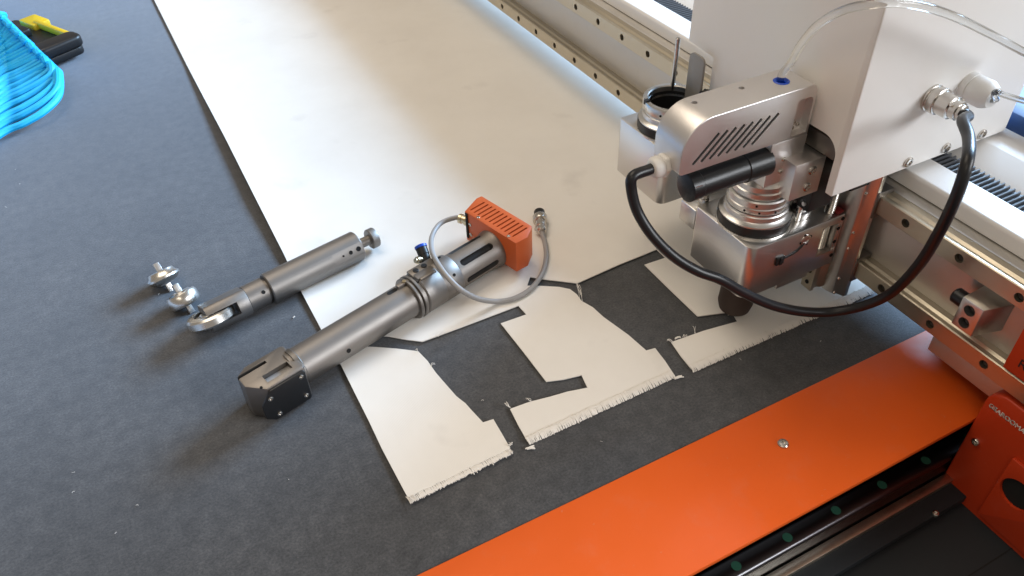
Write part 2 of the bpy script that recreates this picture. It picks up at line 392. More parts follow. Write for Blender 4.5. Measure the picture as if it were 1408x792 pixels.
# orange end plate with a letter, black end stopper of the rail
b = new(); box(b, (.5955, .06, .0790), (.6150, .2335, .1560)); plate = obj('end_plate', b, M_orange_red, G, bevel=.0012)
b = new(); cyl(b, (.6000, .1490, .0660), (0, -1, 0), .012, .02, 22, .002); obj('rail_end_cap', b, M_rubber, G)
def text_part(txt, size, o, right, upv, material, parent, name, jitter=0.):
    cu = bpy.data.curves.new(name, 'FONT'); cu.body = txt; cu.size = size; cu.extrude = .00015; cu.align_x = 'LEFT'
    t = bpy.data.objects.new('t', cu); COL.objects.link(t)
    me = bpy.data.meshes.new_from_object(t.evaluated_get(bpy.context.evaluated_depsgraph_get()))
    bpy.data.objects.remove(t)
    r = Vector(right).normalized(); u = Vector(upv).normalized(); nn = r.cross(u)
    X = Matrix(((r.x, u.x, nn.x, o[0]), (r.y, u.y, nn.y, o[1]), (r.z, u.z, nn.z, o[2]), (0, 0, 0, 1)))
    me.transform(X)
    if jitter:
        for v in me.vertices: v.co += r * random.uniform(-jitter, jitter) + u * random.uniform(-jitter, jitter)
    bb = new(); bb.from_mesh(me); bpy.data.meshes.remove(me)
    return obj(name, bb, material, parent)
text_part('R', .013, (.5952, .2235, .0900), (0, -1, 0), (0, 0, 1), M_black_mark, plate, 'letter')
# orange end cover (the gantry's leg)
lp = rrect(-.20, -.1640, .2335, .0500, (.002, .002, .018, .002), 8)
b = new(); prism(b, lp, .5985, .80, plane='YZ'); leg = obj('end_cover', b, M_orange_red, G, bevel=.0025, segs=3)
cb = new(); cyl(cb, (.590, .1690, -.0330), (1, 0, 0), .0165, .02, 30)
rp_ = rrect(.095, -.0890, .1885, .0000, .002)
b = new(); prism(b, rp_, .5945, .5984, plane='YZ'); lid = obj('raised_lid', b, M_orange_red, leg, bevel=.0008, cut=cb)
b = new(); cyl(b, (.5982, .1690, -.0330), (-1, 0, 0), .0160, .0008, 30); obj('cable_opening', b, M_hole, lid)
for y, z in ((.2225, -.0170), (.2262, -.1560), (.06, -.1560)): screw(leg, (.5985, y, z), (-1, 0, 0), .0040)
text_part('GSAROOMA', .0066, (.5983, .2285, .0290), (0, -1, 0), (0, 0, 1), M_white_mark, leg, 'lettering', .0004)

# ================================================================== CUTTING HEAD (carriage on the beam)
H = thing('tool_carriage', 'white housing on the gantry carrying two silver tool holders', 'tool carriage', (.55, .5, .05))
hp = [(.5236, .400), (.7553, .400), (.7553, .6350), (.5330, .6350), (.5236, .5045)]
hs = new(); prism(hs, hp, .1846, .60)
# cut-outs: the arch at the right of the front face, the notch at its left
arch = [(.4078, .17), (.4078, .2214)] + [(.4255 - .0177 * cos(a), .2214 + .0172 * sin(a)) for a in [radians(q) for q in range(10, 91, 10)]] + [(.5247, .2386), (.5247, .17)]
c1 = new(); prism(c1, arch, .50, .73, plane='YZ')
c2 = new(); box(c2, (.50, .588, .17), (.73, .66, .2417))
c3 = new(); box(c3, (.5362, .4026, .17), (.748, .6320, .59))
house = obj('housing', hs, M_white, H, bevel=.0016, segs=3, cut=[c3, c1, c2])
for x in (.6166, .6670, .7169): screw(house, (x, .400, .1929), (0, -1, 0), .0052, h=.003)
# cable gland and cable socket on the side face
b = new(); X = axis_mat((.6644, .400, .2583), (0, -1, 0))
lathe(b, [(.0135, 0), (.0135, .006), (.0125, .0065), (.0130, .007), (.0130, .020), (.0095, .027), (.0045, .0275), (.0040, .02), (.0001, .02)], X, 36)
obj('tube_gland', b, M_whiteplastic, house)
b = new(); X = axis_mat((.6177, .400, .2594), (0, -1, 0))
lathe(b, [(.0125, 0), (.0125, .0025), (.0112, .0028), (.0112, .0045), (.0122, .0048), (.0122, .0105), (.0100, .0115)], X, 36)
obj('cable_socket', b, M_screw, house, bevel=.0003)
# inside of the arch: dark motor block, grey bracket, plugs
b = new(); box(b, (.5300, .4260, .1480), (.5600, .4760, .2140)); mot = obj('motor', b, M_black, H, bevel=.002)
b = new(); box(b, (.5640, .4120, .1700), (.5880, .520, .2600)); obj('motor_mount', b, M_black, H)
b = new(); box(b, (.5290, .4130, .2145), (.600, .520, .2325)); obj('motor_bracket', b, M_titan_d, H, bevel=.001)
for y, z in ((.432, .156), (.444, .152), (.432, .176), (.454, .156)):
    b = new(); cyl(b, (.5301, y, z), (-1, 0, 0), .0022, .002, 12); obj('plug_pin', b, M_steel, mot)
# vertical column and its rail
cpz0 = .0300
b = new(); prism(b, [(.5835, .4205), (.5860, .4130), (.5895, .4110), (.5930, .4035), (.5975, .4030), (.5975, .4400), (.5835, .4400)], cpz0, .34)
col = obj('z_column', b, M_alu_brush, H, bevel=.0006)
for px, py in ((1193, 268), (1174, 321), (1166, 342), (1152, 382), (1145, 401)): screw(col, (.5878, .4120, onX(px, py, .5878).z), (-.5, -.87, 0), .0016, h=.001)
rz = [(.5640, .4240), (.5640, .4380), (.5834, .4380), (.5834, .4240), (.5780, .4240), (.5750, .4262), (.5710, .4262), (.5680, .4240)]
b = new(); prism(b, rz, .0345, .0664); vr = obj('z_rail', b, M_rail, H)
for z in (.0430, .0580): hole(vr, (.5640, .4310, z), (-1, 0, 0), .0024)
b = new(); box(b, (.5930, .4060, .150), (.5972, .60, .34)); obj('carriage_plate', b, M_alu, H)
for zc in (.066, .148):
    b = new(); box(b, (.594, .402, zc - .015), (.6145, .47, zc + .015)); obj('rail_carriage', b, M_titan_d, H, bevel=.001)
    b = new(); box(b, (.594, .53, zc - .015), (.6145, .59, zc + .015)); obj('rail_carriage', b, M_titan_d, H, bevel=.001)
# the two holder bodies
def holder(y0, y1, z0, z1, front):
    out = rrect(.463, y0, .5828, y1, (.0105, .001, .001, .004), 8)
    bb = new(); prism(bb, out, z0, z1); cuts = []
    cc = new(); cyl(cc, (.4987, (y0 + y1) / 2 - .0025, z0 - .01), (0, 0, 1), .0262, z1 - z0 + .02, 40); cuts.append(cc)
    if front:
        cc = new(); box(cc, (.5555, y0 - .01, .0855), (.5808, y0 + .022, .1215)); cuts.append(cc)
    o = obj('tool_holder', bb, M_alu_brush, H, bevel=.0009, segs=2, cut=cuts)
    return o
hf = holder(.423, .508, .0665, .130, True)
hr = holder(.567, .652, .0930, .1610, False)
def clamp(parent, cy, z, inner=True):
    X = axis_mat((.4987, cy, z), (0, 0, 1))
    bb = new(); lathe(bb, [(.0262, 0), (.0368, 0), (.0368, .0022), (.0355, .0025), (.0262, .0025)], X, 56, False); bb.faces.ensure_lookup_table()
    obj('base_ring', bb, M_steel, parent)
    bb = new(); lathe(bb, [(.0262, .0026), (.0357, .0026), (.0357, .0118), (.0262, .0118)], X, 56, False); obj('black_band', bb, M_black, parent)
    bb = new(); lathe(bb, [(.0262, .0119), (.0352, .0119), (.0352, .0135), (.0325, .0150), (.0312, .0165), (.0312, .0215), (.0302, .0225), (.0302, .0240), (.0262, .0240)], X, 56, False)
    obj('clamp_nut', bb, M_alu, parent)
clamp(hf, .463, .130); clamp(hr, .607, .161)
# the rear holder is empty: its open mouth
X = axis_mat((.4987, .607, .161), (0, 0, 1))
b = new(); lathe(b, [(.0255, .0241), (.0310, .0241), (.0318, .0255), (.0318, .0350), (.0310, .0362), (.0272, .0362), (.0262, .0350), (.0262, .0300), (.0255, .0241)], X, 60, False)
ring = obj('mouth_ring', b, M_steel, hr)
b = new(); lathe(b, [(.0258, -.06), (.0258, .0300), (.0262, .0300)], X, 48, False); obj('bore_lining', b, M_black, hr)
b = new(); box(b, (.5215, .6085, .170), (.5245, .6165, .1962)); obj('key', b, M_steel, hr, bevel=.0004)
hole(ring, (.4987 - .0318 * .86, .607 - .0318 * .51, .190), (-.86, -.51, 0), .0012)
b = new(); box(b, (.4675, .6120, .1935), (.4725, .6165, .1985)); obj('locating_notch', b, M_dark_steel, ring)
# front holder: lead screw in the window, window screws, sensor with wire, post, foot, stop bar
def leadscrew(x, y, z0, z1, r):
    pr = []; z = z0
    while z < z1: pr += [(r, z), (r * .84, z + .0009)]; z += .0018
    bb = new(); lathe(bb, pr, Matrix.Translation((x, y, 0)), 22); return bb
obj('lead_screw', leadscrew(.5715, .434, .0860, .23, .0052), M_screw, hf)
for x, z in ((.5800, .1255), (.5790, .0790)): hole(hf, (x, .423, z), (0, -1, 0), .0022)
b = new(); box(b, (.5772, .4240, .0858), (.5807, .4330, .1212)); gs = obj('window_guide', b, M_alu, hf, bevel=.0004)
for z in (.1130, .0960): hole(gs, (.5790, .4240, z), (0, -1, 0), .0020)
b = new(); box(b, (.4985, .4205, .0985), (.5080, .4232, .1080)); sen = obj('sensor', b, M_black, hf, bevel=.0004)
b = new(); box(b, (.5020, .4195, .0990), (.5050, .4204, .1075)); obj('sensor_slot', b, M_dark_steel, sen)
b = new(); tube(b, spline([(.508, .4222, .1035), (.518, .4222, .1045), (.527, .4222, .1075), (.5325, .4222, .1135)], 6), .0009, 8); obj('sensor_wire', b, M_black, sen)
X = axis_mat((.5340, .423, .1165), (0, -1, 0)); b = new(); lathe(b, [(.0060, 0), (.0060, .0008), (.0038, .0010), (.0032, .0003), (.0001, .0003)], X, 22); obj('wire_bushing', b, M_steel, hf)
for a in (20, 110, 200, 290): hole(hf, (.534 + .0062 * cos(radians(a)), .4228, .1165 + .0062 * sin(radians(a))), (0, -1, 0), .0014)
b = new(); cyl(b, (.5340, .4395, .130), (0, 0, 1), .0030, .055, 18, .0006); obj('guide_post', b, M_steel, hf)
b = new(); X = axis_mat((.5420, .447, .130), (0, 0, 1)); lathe(b, [(.0120, 0), (.0120, .007), (.0085, .008), (.0085, .010)], X, 30); ft = obj('screw_flange', b, M_alu, hf, bevel=.0003)
hole(ft, (.5420 - .0085, .447 - .0085, .1335), (-.7, -.7, 0), .0014)
b = new(); X = axis_mat((.5440, .447, .140), (0, 0, 1)); lathe(b, [(.0095, 0), (.0095, .012), (.007, .013), (.007, .03)], X, 20); obj('coupling', b, M_black, hf)
b = new(); box(b, (.5740, .4255, .1302), (.5826, .438, .1335)); obj('red_stop', b, M_red, hf, bevel=.0008)
b = new(); X = axis_mat((.4955, .460, .0665), (0, 0, -1)); lathe(b, [(.0215, 0), (.0215, .010), (.0205, .0115), (.0185, .014), (.0178, .022), (.0182, .035), (.0186, .043), (.0165, .0515), (.012, .0530), (.0001, .0530)], X, 44); obj('pressure_foot', b, M_brown, hf)
b = new(); box(b, (.5180, .430, .0525), (.5600, .456, .0663)); obj('stop_bar', b, M_alu_brush, hf, bevel=.0008)
# locking pin between the two holders
b = new(); box(b, (.4640, .5085, .0980), (.5200, .5330, .1225)); br = obj('pin_bracket', b, M_alu, H, bevel=.0015)
b = new(); X = axis_mat((.4780, .5150, .1225), (0, 0, 1)); lathe(b, [(.0050, 0), (.0050, .004), (.0060, .0045), (.0060, .009), (.0050, .0095), (.0050, .014), (.0058, .0145), (.0058, .019)], X, 22); pn = obj('locking_pin', b, M_steel, br)
b = new(); X = axis_mat((.4780, .5150, .1415), (0, 0, 1)); lathe(b, [(.0085, 0), (.0092, .002), (.0092, .015), (.007, .018)], X, 22); obj('pin_knob', b, M_black, pn)
# thin rod and rounded grey plate behind the rear holder, small black clip
b = new(); cyl(b, (.5150, .6300, .150), (0, 0, 1), .0024, .1000, 14, .0004); obj('thin_rod', b, M_screw, H)
gp = rrect(.5886, .1550, .6125, .2422, (0, 0, .007, .007), 6)
b = new(); prism(b, gp, .5184, .5210, plane='YZ'); obj('rounded_plate', b, M_greyplate, H, bevel=.0004)
b = new(); box(b, (.5164, .5694, .1996), (.5278, .5881, .2079)); obj('black_clip', b, M_black, H, bevel=.001)

# ================================================================== TOOL HELD IN THE FRONT HOLDER
V = thing('electric_cutting_tool', 'silver slotted tool head with a black motor clamped in the front holder', 'cutting tool', (.4987, .463, .14))
prof = rrect(.3775, .2320, .5195, .2815, (.004, .001, .0085, .029), 12)
b = new(); prism(b, prof, .440, .4775, plane='XZ')
cuts = []; c = new(); slots = []
for i in range(8):                                   # eight slanted vent slots
    f_ = i / 7
    lo = onY(952.4 + 81.1 * f_, 226.7 - 27.7 * f_, .44); hi = onY(989 + 82 * f_, 183 - 27.5 * f_, .44)
    d = hi - lo; d.y = 0; nn = Vector((d.z, 0, -d.x)).normalized() * .00150
    q = [lo + nn, hi + nn, hi - nn, lo - nn]
    bb = [c.verts.new((v.x, .4385, v.z)) for v in q]; tt = [c.verts.new((v.x, .4560, v.z)) for v in q]
    slots.append(q)
    c.faces.new(bb); c.faces.new(tt[::-1])
    for k in range(4): c.faces.new((bb[k], tt[k], tt[(k + 1) % 4], bb[(k + 1) % 4]))
cuts.append(c)
c = new(); prism(c, rrect(.4985, .2345, .5165, .2700, (.001, .001, .005, .002)), .4380, .4480, plane='XZ'); cuts.append(c)   # recessed corner pocket
c = new()
for x, y in ((.4560, .4665), (.4062, .4665)): cyl(c, (x, y, .276), (0, 0, 1), .0026, .02, 18)
cyl(c, (.4935, .4590, .277), (0, 0, 1), .0074, .02, 26); cuts.append(c)
capo = obj('tool_cap', b, M_cap, V, bevel=.0052, segs=6, cut=cuts)
for q in slots:                                       # black fill inside each slot, its inner shade put into the colour
    b = new(); prism(b, [(v.x, v.z) for v in q], .4409, .4550, plane='XZ'); obj('vent_slot_shade', b, M_hole, capo)
b = new(); X = axis_mat((.4935, .4590, .2775), (0, 0, 1)); lathe(b, [(.0072, 0), (.0072, .0042), (.0060, .0048), (.0038, .0030), (.0038, .0008), (.0001, .0008)], X, 30); obj('push_fitting', b, M_blue, capo)
for x, z in ((.5010, .2380), (.5075, .2430), (.5125, .2395), (.5065, .2375)): screw(capo, (x, .4480, z), (0, -1, 0), .0021, h=.0016)
X = axis_mat((.3775, .4600, .2335), (-1, 0, .05))
b = new(); lathe(b, [(.0108, 0), (.0108, .005)], X, 6); lathe(b, [(.0096, .0048), (.0096, .0105), (.0078, .0145), (.0050, .0150)], X, 26); obj('cable_gland', b, M_whiteplastic, capo, bevel=.0012)
b = new(); X = axis_mat((.3920, .4470, .2120), (1, 0, 0))
lathe(b, [(.0108, 0), (.0132, .001), (.0132, .012), (.0128, .0125), (.0128, .062), (.0138, .0625), (.0138, .089), (.0110, .090)], X, 40); obj('motor', b, M_cover, V)
b = new(); box(b, (.3935, .4355, .2175), (.4010, .4372, .2190)); obj('motor_mark', b, M_steel, V)
b = new(); box(b, (.4790, .4400, .1860), (.5200, .4760, .2318)); brk = obj('bracket', b, M_cap, V, bevel=.001)
for x, z in ((.4965, .2120), (.4955, .1990)): screw(brk, (x, .4400, z), (0, -1, 0), .0022, h=.0014)
b = new(); box(b, (.4970, .4240, .1740), (.5330, .4560, .2130)); cl = obj('clamp_block', b, M_cap, V, bevel=.0009)
for x, z in ((.5185, .2020), (.5172, .1840)): screw(cl, (x, .4240, z), (0, -1, 0), .0044, h=.0016, hexr=.6)
b = new(); X = axis_mat((.4987, .463, .1300), (0, 0, 1))
lathe(b, [(.0255, -.05), (.0255, .0400), (.0272, .0405), (.0272, .0455), (.0258, .0465), (.0258, .0520), (.0235, .0540), (.0220, .0560), (.0001, .0560)], X, 56); barrel = obj('tool_barrel', b, M_alu, V)
b = new(); lathe(b, [(.0256, .0245), (.0296, .0245), (.0300, .0252), (.0300, .0300), (.0290, .0308), (.0290, .0325), (.0298, .0332), (.0298, .0375), (.0285, .0388), (.0256, .0388)], X, 56, False); cr = obj('clamp_ring', b, M_alu, V)
for a, z in ((205, .1575), (232, .1575), (262, .1575), (225, .165)):
    hole(cr, (.4987 + .0299 * cos(radians(a)), .463 + .0299 * sin(radians(a)), z), (cos(radians(a)), sin(radians(a)), 0), .0011)

# black cable from the tool to the socket on the housing
P = [(.3655, .4600, .2340), (.3590, .4590, .2345)] + [onY(x, y, q) for x, y, q in ((870, 243, .457), (868.5, 262, .455), (877, 292, .448), (898, 325, .435), (928, 354, .422), (960, 373, .410), (990, 384, .402), (1022, 402, .394), (1060, 419, .386),
     (1100, 428, .378), (1140, 429, .368), (1185, 421, .350), (1225, 403, .332), (1262, 366, .312), (1291, 320, .298), (1315, 270, .294), (1330, 222, .300), (1332, 190, .320), (1324, 166, .343))] + [(.6177, .3616, .2590), (.6177, .3680, .2594)]
cb_ = thing('black_cable', 'thick black cable looping from the tool head to the housing socket', 'cable', (.50, .40, .1))
b = new(); tube(b, spline(P, 8), .0048, 16); obj('cable_sheath', b, M_rubber, cb_)
b = new(); X = axis_mat((.6177, .3890, .2594), (0, -1, 0)); lathe(b, [(.0105, 0), (.0105, .012), (.0085, .013), (.0085, .019), (.0070, .0195), (.0070, .022), (.0055, .023)], X, 32); pl = obj('cable_plug', b, M_screw, cb_)
for a in (40, 140):
    b = new(); cyl(b, (.6177 + .0085 * cos(radians(a)), .3750, .2594 + .0085 * sin(radians(a))), (cos(radians(a)), 0, sin(radians(a))), .0016, .002, 10); obj('clamp_screw', b, M_steel, pl)
# clear air tubes
P = [(.4955, .4620, .2795), (.4960, .4618, .2870)] + [onY(x, y, q) for x, y, q in ((1088, 85, .452), (1102, 60, .440), (1125, 34, .420), (1160, 14, .395), (1205, 5, .372), (1255, 6, .362), (1305, 20, .360), (1360, 46, .360), (1430, 84, .362))]
b = new(); P = spline(P, 8); tube(b, P, .0033, 16, False); tube(b, P, .0025, 16, False)
ct = obj('clear_air_tube', b, M_clear); tag(ct, 'clear plastic air tube arching from the blue fitting over the housing', 'tube')
P = [(.6644, .3751, .2583), (.6644, .3700, .2583)] + [onY(x, y, q) for x, y, q in ((1368, 127, .362), (1388, 133, .360), (1420, 142, .36))]
b = new(); P = spline(P, 8); tube(b, P, .0026, 14, False); tube(b, P, .0016, 14, False)
ct = obj('clear_air_tube', b, M_clear); tag(ct, 'thin clear tube leaving the white gland at the right edge', 'tube')

# ================================================================== FABRIC
def sheet(name, outline, holes=(), z=.0012, th=.0011, step=.02, lift=None, parent=None, material=None):
    pts = [Vector(p) for p in outline]; n = len(pts)
    def inside(x, y):
        r = False; j = n - 1
        for i in range(n):
            if (pts[i].y > y) != (pts[j].y > y) and x < (pts[j].x - pts[i].x) * (y - pts[i].y) / (pts[j].y - pts[i].y) + pts[i].x: r = not r
            j = i
        return r
    xs = [p.x for p in pts]; ys = [p.y for p in pts]
    coords = pts[:]; y = min(ys)
    while y < max(ys):
        x = min(xs); st = step if y < 1.3 else step * 2.5
        while x < max(xs):
            q = Vector((x + random.uniform(-.2, .2) * step, y + random.uniform(-.2, .2) * step))
            if inside(q.x, q.y): coords.append(q)
            x += st
        y += st
    vs, es, fs, *_ = geometry.delaunay_2d_cdt([Vector((p.x, p.y)) for p in coords], [(i, (i + 1) % n) for i in range(n)], [list(range(n))], 1, 1e-6)
    bb = new(); up = []; dn = []
    for v in vs:
        zz = z + (lift(v.x, v.y) if lift else 0) + .0004 * sin(v.x * 23 + 1.3) * cos(v.y * 17) + .0003
        up.append(bb.verts.new((v.x, v.y, zz + th))); dn.append(bb.verts.new((v.x, v.y, zz)))
    edge = {}
    for f in fs:
        bb.faces.new([up[i] for i in f]); bb.faces.new([dn[i] for i in f[::-1]])
        for a, c in zip(f, list(f[1:]) + [f[0]]): edge[(a, c)] = True
    for a, c in list(edge):
        if (c, a) not in edge: bb.faces.new((up[a], dn[a], dn[c], up[c]))
    return obj(name, bb, material or M_fabric, parent, ang=50)
def wob(a, c, n, amp):                            # frayed / hand-cut line between two pixels
    out = []
    for i in range(n):
        t = i / n; x = a[0] + (c[0] - a[0]) * t; y = a[1] + (c[1] - a[1]) * t
        out.append((x + random.uniform(-amp, amp), y + random.uniform(-amp, amp)))
    return out
pix = [(212, 0), (256, 88), (310, 192), (350, 272), (391, 352), (415, 403), (440, 450), (446, 462)]
pix += [(490, 460), (534.8, 463), (558, 467.5), (581, 470.2), (640, 448), (712.7, 420.4), (723.6, 432.5), (688.5, 444.7), (718, 482), (751, 525), (775, 522), (799.6, 516.2), (807.7, 533.6)]
pix += [(780, 539), (757, 545.7), (728, 553)] + [(701.4, 562.7), (712, 584), (724.9, 607)]
pix += wob((724.9, 607), (926, 514), 26, .7)
pix += [(926, 514), (914, 496), (900.7, 479), (888.5, 482.3), (864, 461), (830, 436.6), (815, 423), (799.6, 414.4), (793, 405), (783.5, 398), (769.3, 395), (745, 393.5), (724.9, 393), (728.9, 381.2), (745, 384), (761, 386), (793.6, 390)]
pix += [(850, 365), (903, 343.3), (914.7, 354.8), (886, 364.6), (920, 398), (959.2, 435.4), (991, 431), (1006, 429), (1013.7, 442.3), (968, 455), (922.7, 470.8), (936, 490), (950.5, 507.5)]
pix += wob((950.5, 507.5), (1117, 433.5), 20, .7) + wob((1117, 433.5), (1197, 398.5), 10, .7) + [(1197, 398.5)]
out = [onZ(x, y, .002) for x, y in pix]
out = [(p.x, p.y) for p in out] + [(.82, .408), (.82, 2.3), (.087, 2.3)]
def lift_edge(x, y):                              # the left edge curls up a little
    t = max(0, .16 - x) / .07
    return .0055 * min(1, t) ** 2 * (max(0, sin((y - .70) * 5.0)) if .70 < y < 1.33 else 0.0)
F = thing('fabric_sheet', 'large white fabric sheet with garment shapes cut out and frayed front edge', 'fabric', (.35, .8, 0))
sheet('cloth', out, lift=lift_edge, parent=F)
def fringe(parent, a, c, n, ln, z0=.0034, nm='fringe'):
    """short cut warp threads standing over the edge from pixel a to pixel c"""
    A = onZ(*a, .002); B = onZ(*c, .002); d = (B - A).normalized(); nrm = Vector((d.y, -d.x, 0))
    bb = new()
    n = int(n * 1.45)
    for i in range(n):
        p = A + (B - A) * ((i + random.uniform(.3, .7)) / n); l = ln * random.uniform(.78, 1.08)
        if random.random() < .06: l *= 1.25
        s = d * random.uniform(-.0006, .0006)
        path = [p - nrm * l * .9 + Vector((0, 0, .0012)), p - nrm * l * .3 + s * .4 + Vector((0, 0, .0016)), p + nrm * l * .3 + s + Vector((0, 0, .0006)), p + nrm * l * .62 + s * 1.6 + Vector((0, 0, -.0008))]
        tube(bb, path, random.uniform(.00040, .00058), 6)
    return obj(nm, bb, M_thread, parent, kind='stuff')
fringe(F, (724.9, 608), (926, 515.4), 150, .0060)
fringe(F, (950.5, 508.7), (1117, 434.7), 130, .0056)
fringe(F, (1117, 434.7), (1197, 399.4), 66, .0072)
def wisps(parent, lst, nm='loose_threads'):
    bb = new()
    for (x, y, dx, dy, k) in lst:
        for j in range(k):
            p = onZ(x + random.uniform(-2, 2), y + random.uniform(-1, 1), .003); q = onZ(x + dx + random.uniform(-3, 3), y + dy + random.uniform(-2, 2), .004)
            mid = (p + q) / 2 + Vector((random.uniform(-.002, .002), random.uniform(-.002, .002), .002))
            tube(bb, spline([p, mid, q], 4), .00022, 4)
    return obj(nm, bb, M_thread, parent, kind='stuff')
wisps(F, [(702, 561, -6, -7, 5), (730, 552, -6, -3, 3), (924, 470, -8, -2, 5), (940, 464, 2, -2, 4), (795, 392, 5, 14, 3), (792, 390, 7, 26, 3), (956, 458, -2, -11, 2), (614, 458, -10, 4, 2), (996, 430, 4, 5, 2)])
pix = [(446, 470), (480, 476), (512, 477.5), (545, 480), (575, 483.6), (588, 497), (599.6, 513.4), (614, 530), (627.9, 545.7), (640, 555), (648, 564), (664.2, 581.3), (678.4, 576.8), (690, 597), (701.4, 617)]
pix += wob((701.4, 617.5), (561, 685.5), 18, .7) + [(561, 685.5), (547, 659), (525, 617), (506.6, 578), (488, 541), (469.4, 503.3)]
out = [onZ(x, y, .002) for x, y in pix]; out = [(p.x, p.y) for p in out]
F2 = thing('fabric_piece', 'white fabric offcut in front of the grey tool with frayed bottom edge', 'fabric', (.14, .5, 0))
sheet('cloth', out, parent=F2, step=.012, lift=lambda x, y: .0015 * max(0, (.46 - y) / .05) if y < .46 else 0)
fringe(F2, (701.4, 618.5), (561, 687), 108, .0064)
wisps(F2, [(563, 685, 3, 5, 7), (571, 682, 2, 5, 5), (699, 614, 3, -4, 6), (700, 620, 2, 3, 5), (575, 484, -2, -4, 2), (592, 503, 4, -2, 2)])
# small scraps lying on the felt
for (x, y, l, lab, k) in ((933, 519.5, .0075, 'white fabric scrap on the felt below the middle cut corner', 5), (729, 617, .0075, 'white fabric scrap below the frayed edge of the middle cloth', 6), (931, 465.5, .0060, 'grey fabric scrap in the dark gap left of the front strip', 4)):
    p = onZ(x, y, .001); bb = new()
    for j in range(k):
        o_ = p + Vector((random.uniform(-.0012, .0012), random.uniform(-.0012, .0012), .0006)); a = random.uniform(-.25, .25) - .2
        d = Vector((cos(a), sin(a), 0)) * l * .5
        tube(bb, [o_ - d, o_ + Vector((0, 0, .0008)), o_ + d], .0007, 5)
    tag(obj('fabric_scrap', bb, M_thread), lab, 'scrap')
for (x, y, lab) in ((420, 424, 'tiny white lint speck between the roller tool and the long tool'),):
    p = onZ(x - 17, y + 13, .001); bb = new(); tube(bb, [p, p + Vector((.0025, .001, .0004))], .0007, 5)
    tag(obj('lint_speck', bb, M_thread), lab, 'lint')

bb = new()
for k in range(36):
    p = Vector((random.uniform(-.35, .75), .36 + random.random() ** 1.5 * 1.5, .0006)); a = random.uniform(0, 6.28); l = random.uniform(.0008, .0035)
    d = Vector((cos(a), sin(a), 0)) * l
    tube(bb, [p, p + d * .5 + Vector((d.y, -d.x, 0)) * .2 + Vector((0, 0, .0004)), p + d], random.uniform(.0001, .0002), 4)
lint = obj('lint_fibres', bb, M_thread); lint['kind'] = 'stuff'

# ================================================================== LONG GREY TOOL WITH ORANGE BOX
AX = Vector((cos(radians(16)), sin(radians(16)), 0)); TT = Vector((-AX.y, AX.x, 0)); P0 = Vector((.1985, .6375, .0252))
def LX(s, t=0, h=0): return P0 + AX * s + TT * t + Vector((0, 0, h))
E = thing('oscillating_tool', 'long grey cylindrical tool with orange vented box and grey lead, lying on fabric', 'cutting tool', LX(-.05, 0, -.0252))
LM = Matrix(((AX.x, TT.x, 0, P0.x), (AX.y, TT.y, 0, P0.y), (0, 0, 1, P0.z), (0, 0, 0, 1)))      # local: x along axis, y far side, z up
XA = axis_mat(P0, AX)
b = new(); lathe(b, [(.0185, -.165), (.0200, -.1635), (.0200, -.010)], XA, 56); bar = obj('barrel', b, M_titan, E)
for s, t, h in ((-.1060, -.0199, .0020),): hole(bar, LX(s, t, h), (TT * t + Vector((0, 0, h))), .0024)
# foot: block with a slanted tip, slot, pocket and black side plate
fp = [(-.2110, .0125), (-.2120, -.004), (-.1980, -.0225), (-.1580, -.0225), (-.1560, -.020), (-.1560, .0175), (-.1590, .0195), (-.1990, .0195)]
b = new(); prism(b, fp, -.0240, .0188, X=LM)
c = new(); box(c, (-.2200, .0085, -.03), (-.1800, .0125, .03), LM)
c2 = new(); box(c2, (-.1930, -.0150, .0125), (-.1655, -.0040, .03), LM)
foot = obj('foot_block', b, M_titan, E, bevel=.0016, cut=[c, c2])
b = new(); box(b, (-.1929, -.0149, .0121), (-.1656, -.0041, .0131), LM); obj('pocket_floor', b, M_grey_cable, foot)
bpoly = [(-.2070, -.0100), (-.1990, -.0185), (-.1600, -.0185), (-.1585, -.0170), (-.1585, .0100), (-.1600, .0118), (-.1900, .0118)]
pp = [(-.2085, -.0145), (-.1995, -.0230), (-.1605, -.0230), (-.1585, -.0210), (-.1585, .0152), (-.1605, .0172), (-.1970, .0172), (-.2085, .0030)]
b = new(); prism(b, pp, -.0252, -.0227, X=LM, plane='XZ'); sp1 = obj('side_plate', b, M_cover, foot, bevel=.0008)
for s, h in ((-.1990, .0080), (-.1950, -.0170), (-.1640, .0120), (-.1640, -.0150)): screw(sp1, LX(s, -.0252, h), -TT, .0026, h=.0015)
screw(foot, LX(-.2070, -.002, .010), -AX * .77 - TT * .63, .0022, h=.0014)
for s, t in ((-.2010, -.0165),): hole(foot, LX(s, t, .0188), (0, 0, 1), .0014)
b = new(); lathe(b, [(.0205, -.1600), (.0212, -.1595), (.0212, -.1545), (.0202, -.1535)], XA, 48); obj('neck_ring', b, M_titan_d, E)
# clamp ring and collar
b = new(); lathe(b, [(.0235, -.0130), (.0245, -.0122), (.0245, -.0100), (.0220, -.0098), (.0220, -.0080), (.0245, -.0078), (.0252, -.0072), (.0252, -.0045), (.0225, -.0042), (.0225, -.0015)], XA, 56); obj('clamp_ring', b, M_titan, E)
b = new(); lathe(b, [(.0232, -.0014), (.0245, 0), (.0245, .0235), (.02435, .0238), (.02435, .0244), (.0245, .0247), (.0245, .0465), (.0230, .0485), (.0212, .0486)], XA, 56); co = obj('collar', b, M_titan, E)
b = new(); box(b, (-.0010, .0020, .0195), (.0330, .0150, .0240), LM); pad = obj('valve_pad', b, M_titan, co, bevel=.0008)
for s in (.0070, .0185):
    b = new(); cyl(b, LX(s, .0085, .0240), (0, 0, 1), .0034, .0012, 20, .0003); sc = obj('socket_screw', b, M_dark_steel, pad)
    b = new(); cyl(b, LX(s, .0085, .0252), (0, 0, 1), .0018, .0002, 6); obj('hex_socket', b, M_hole, sc)
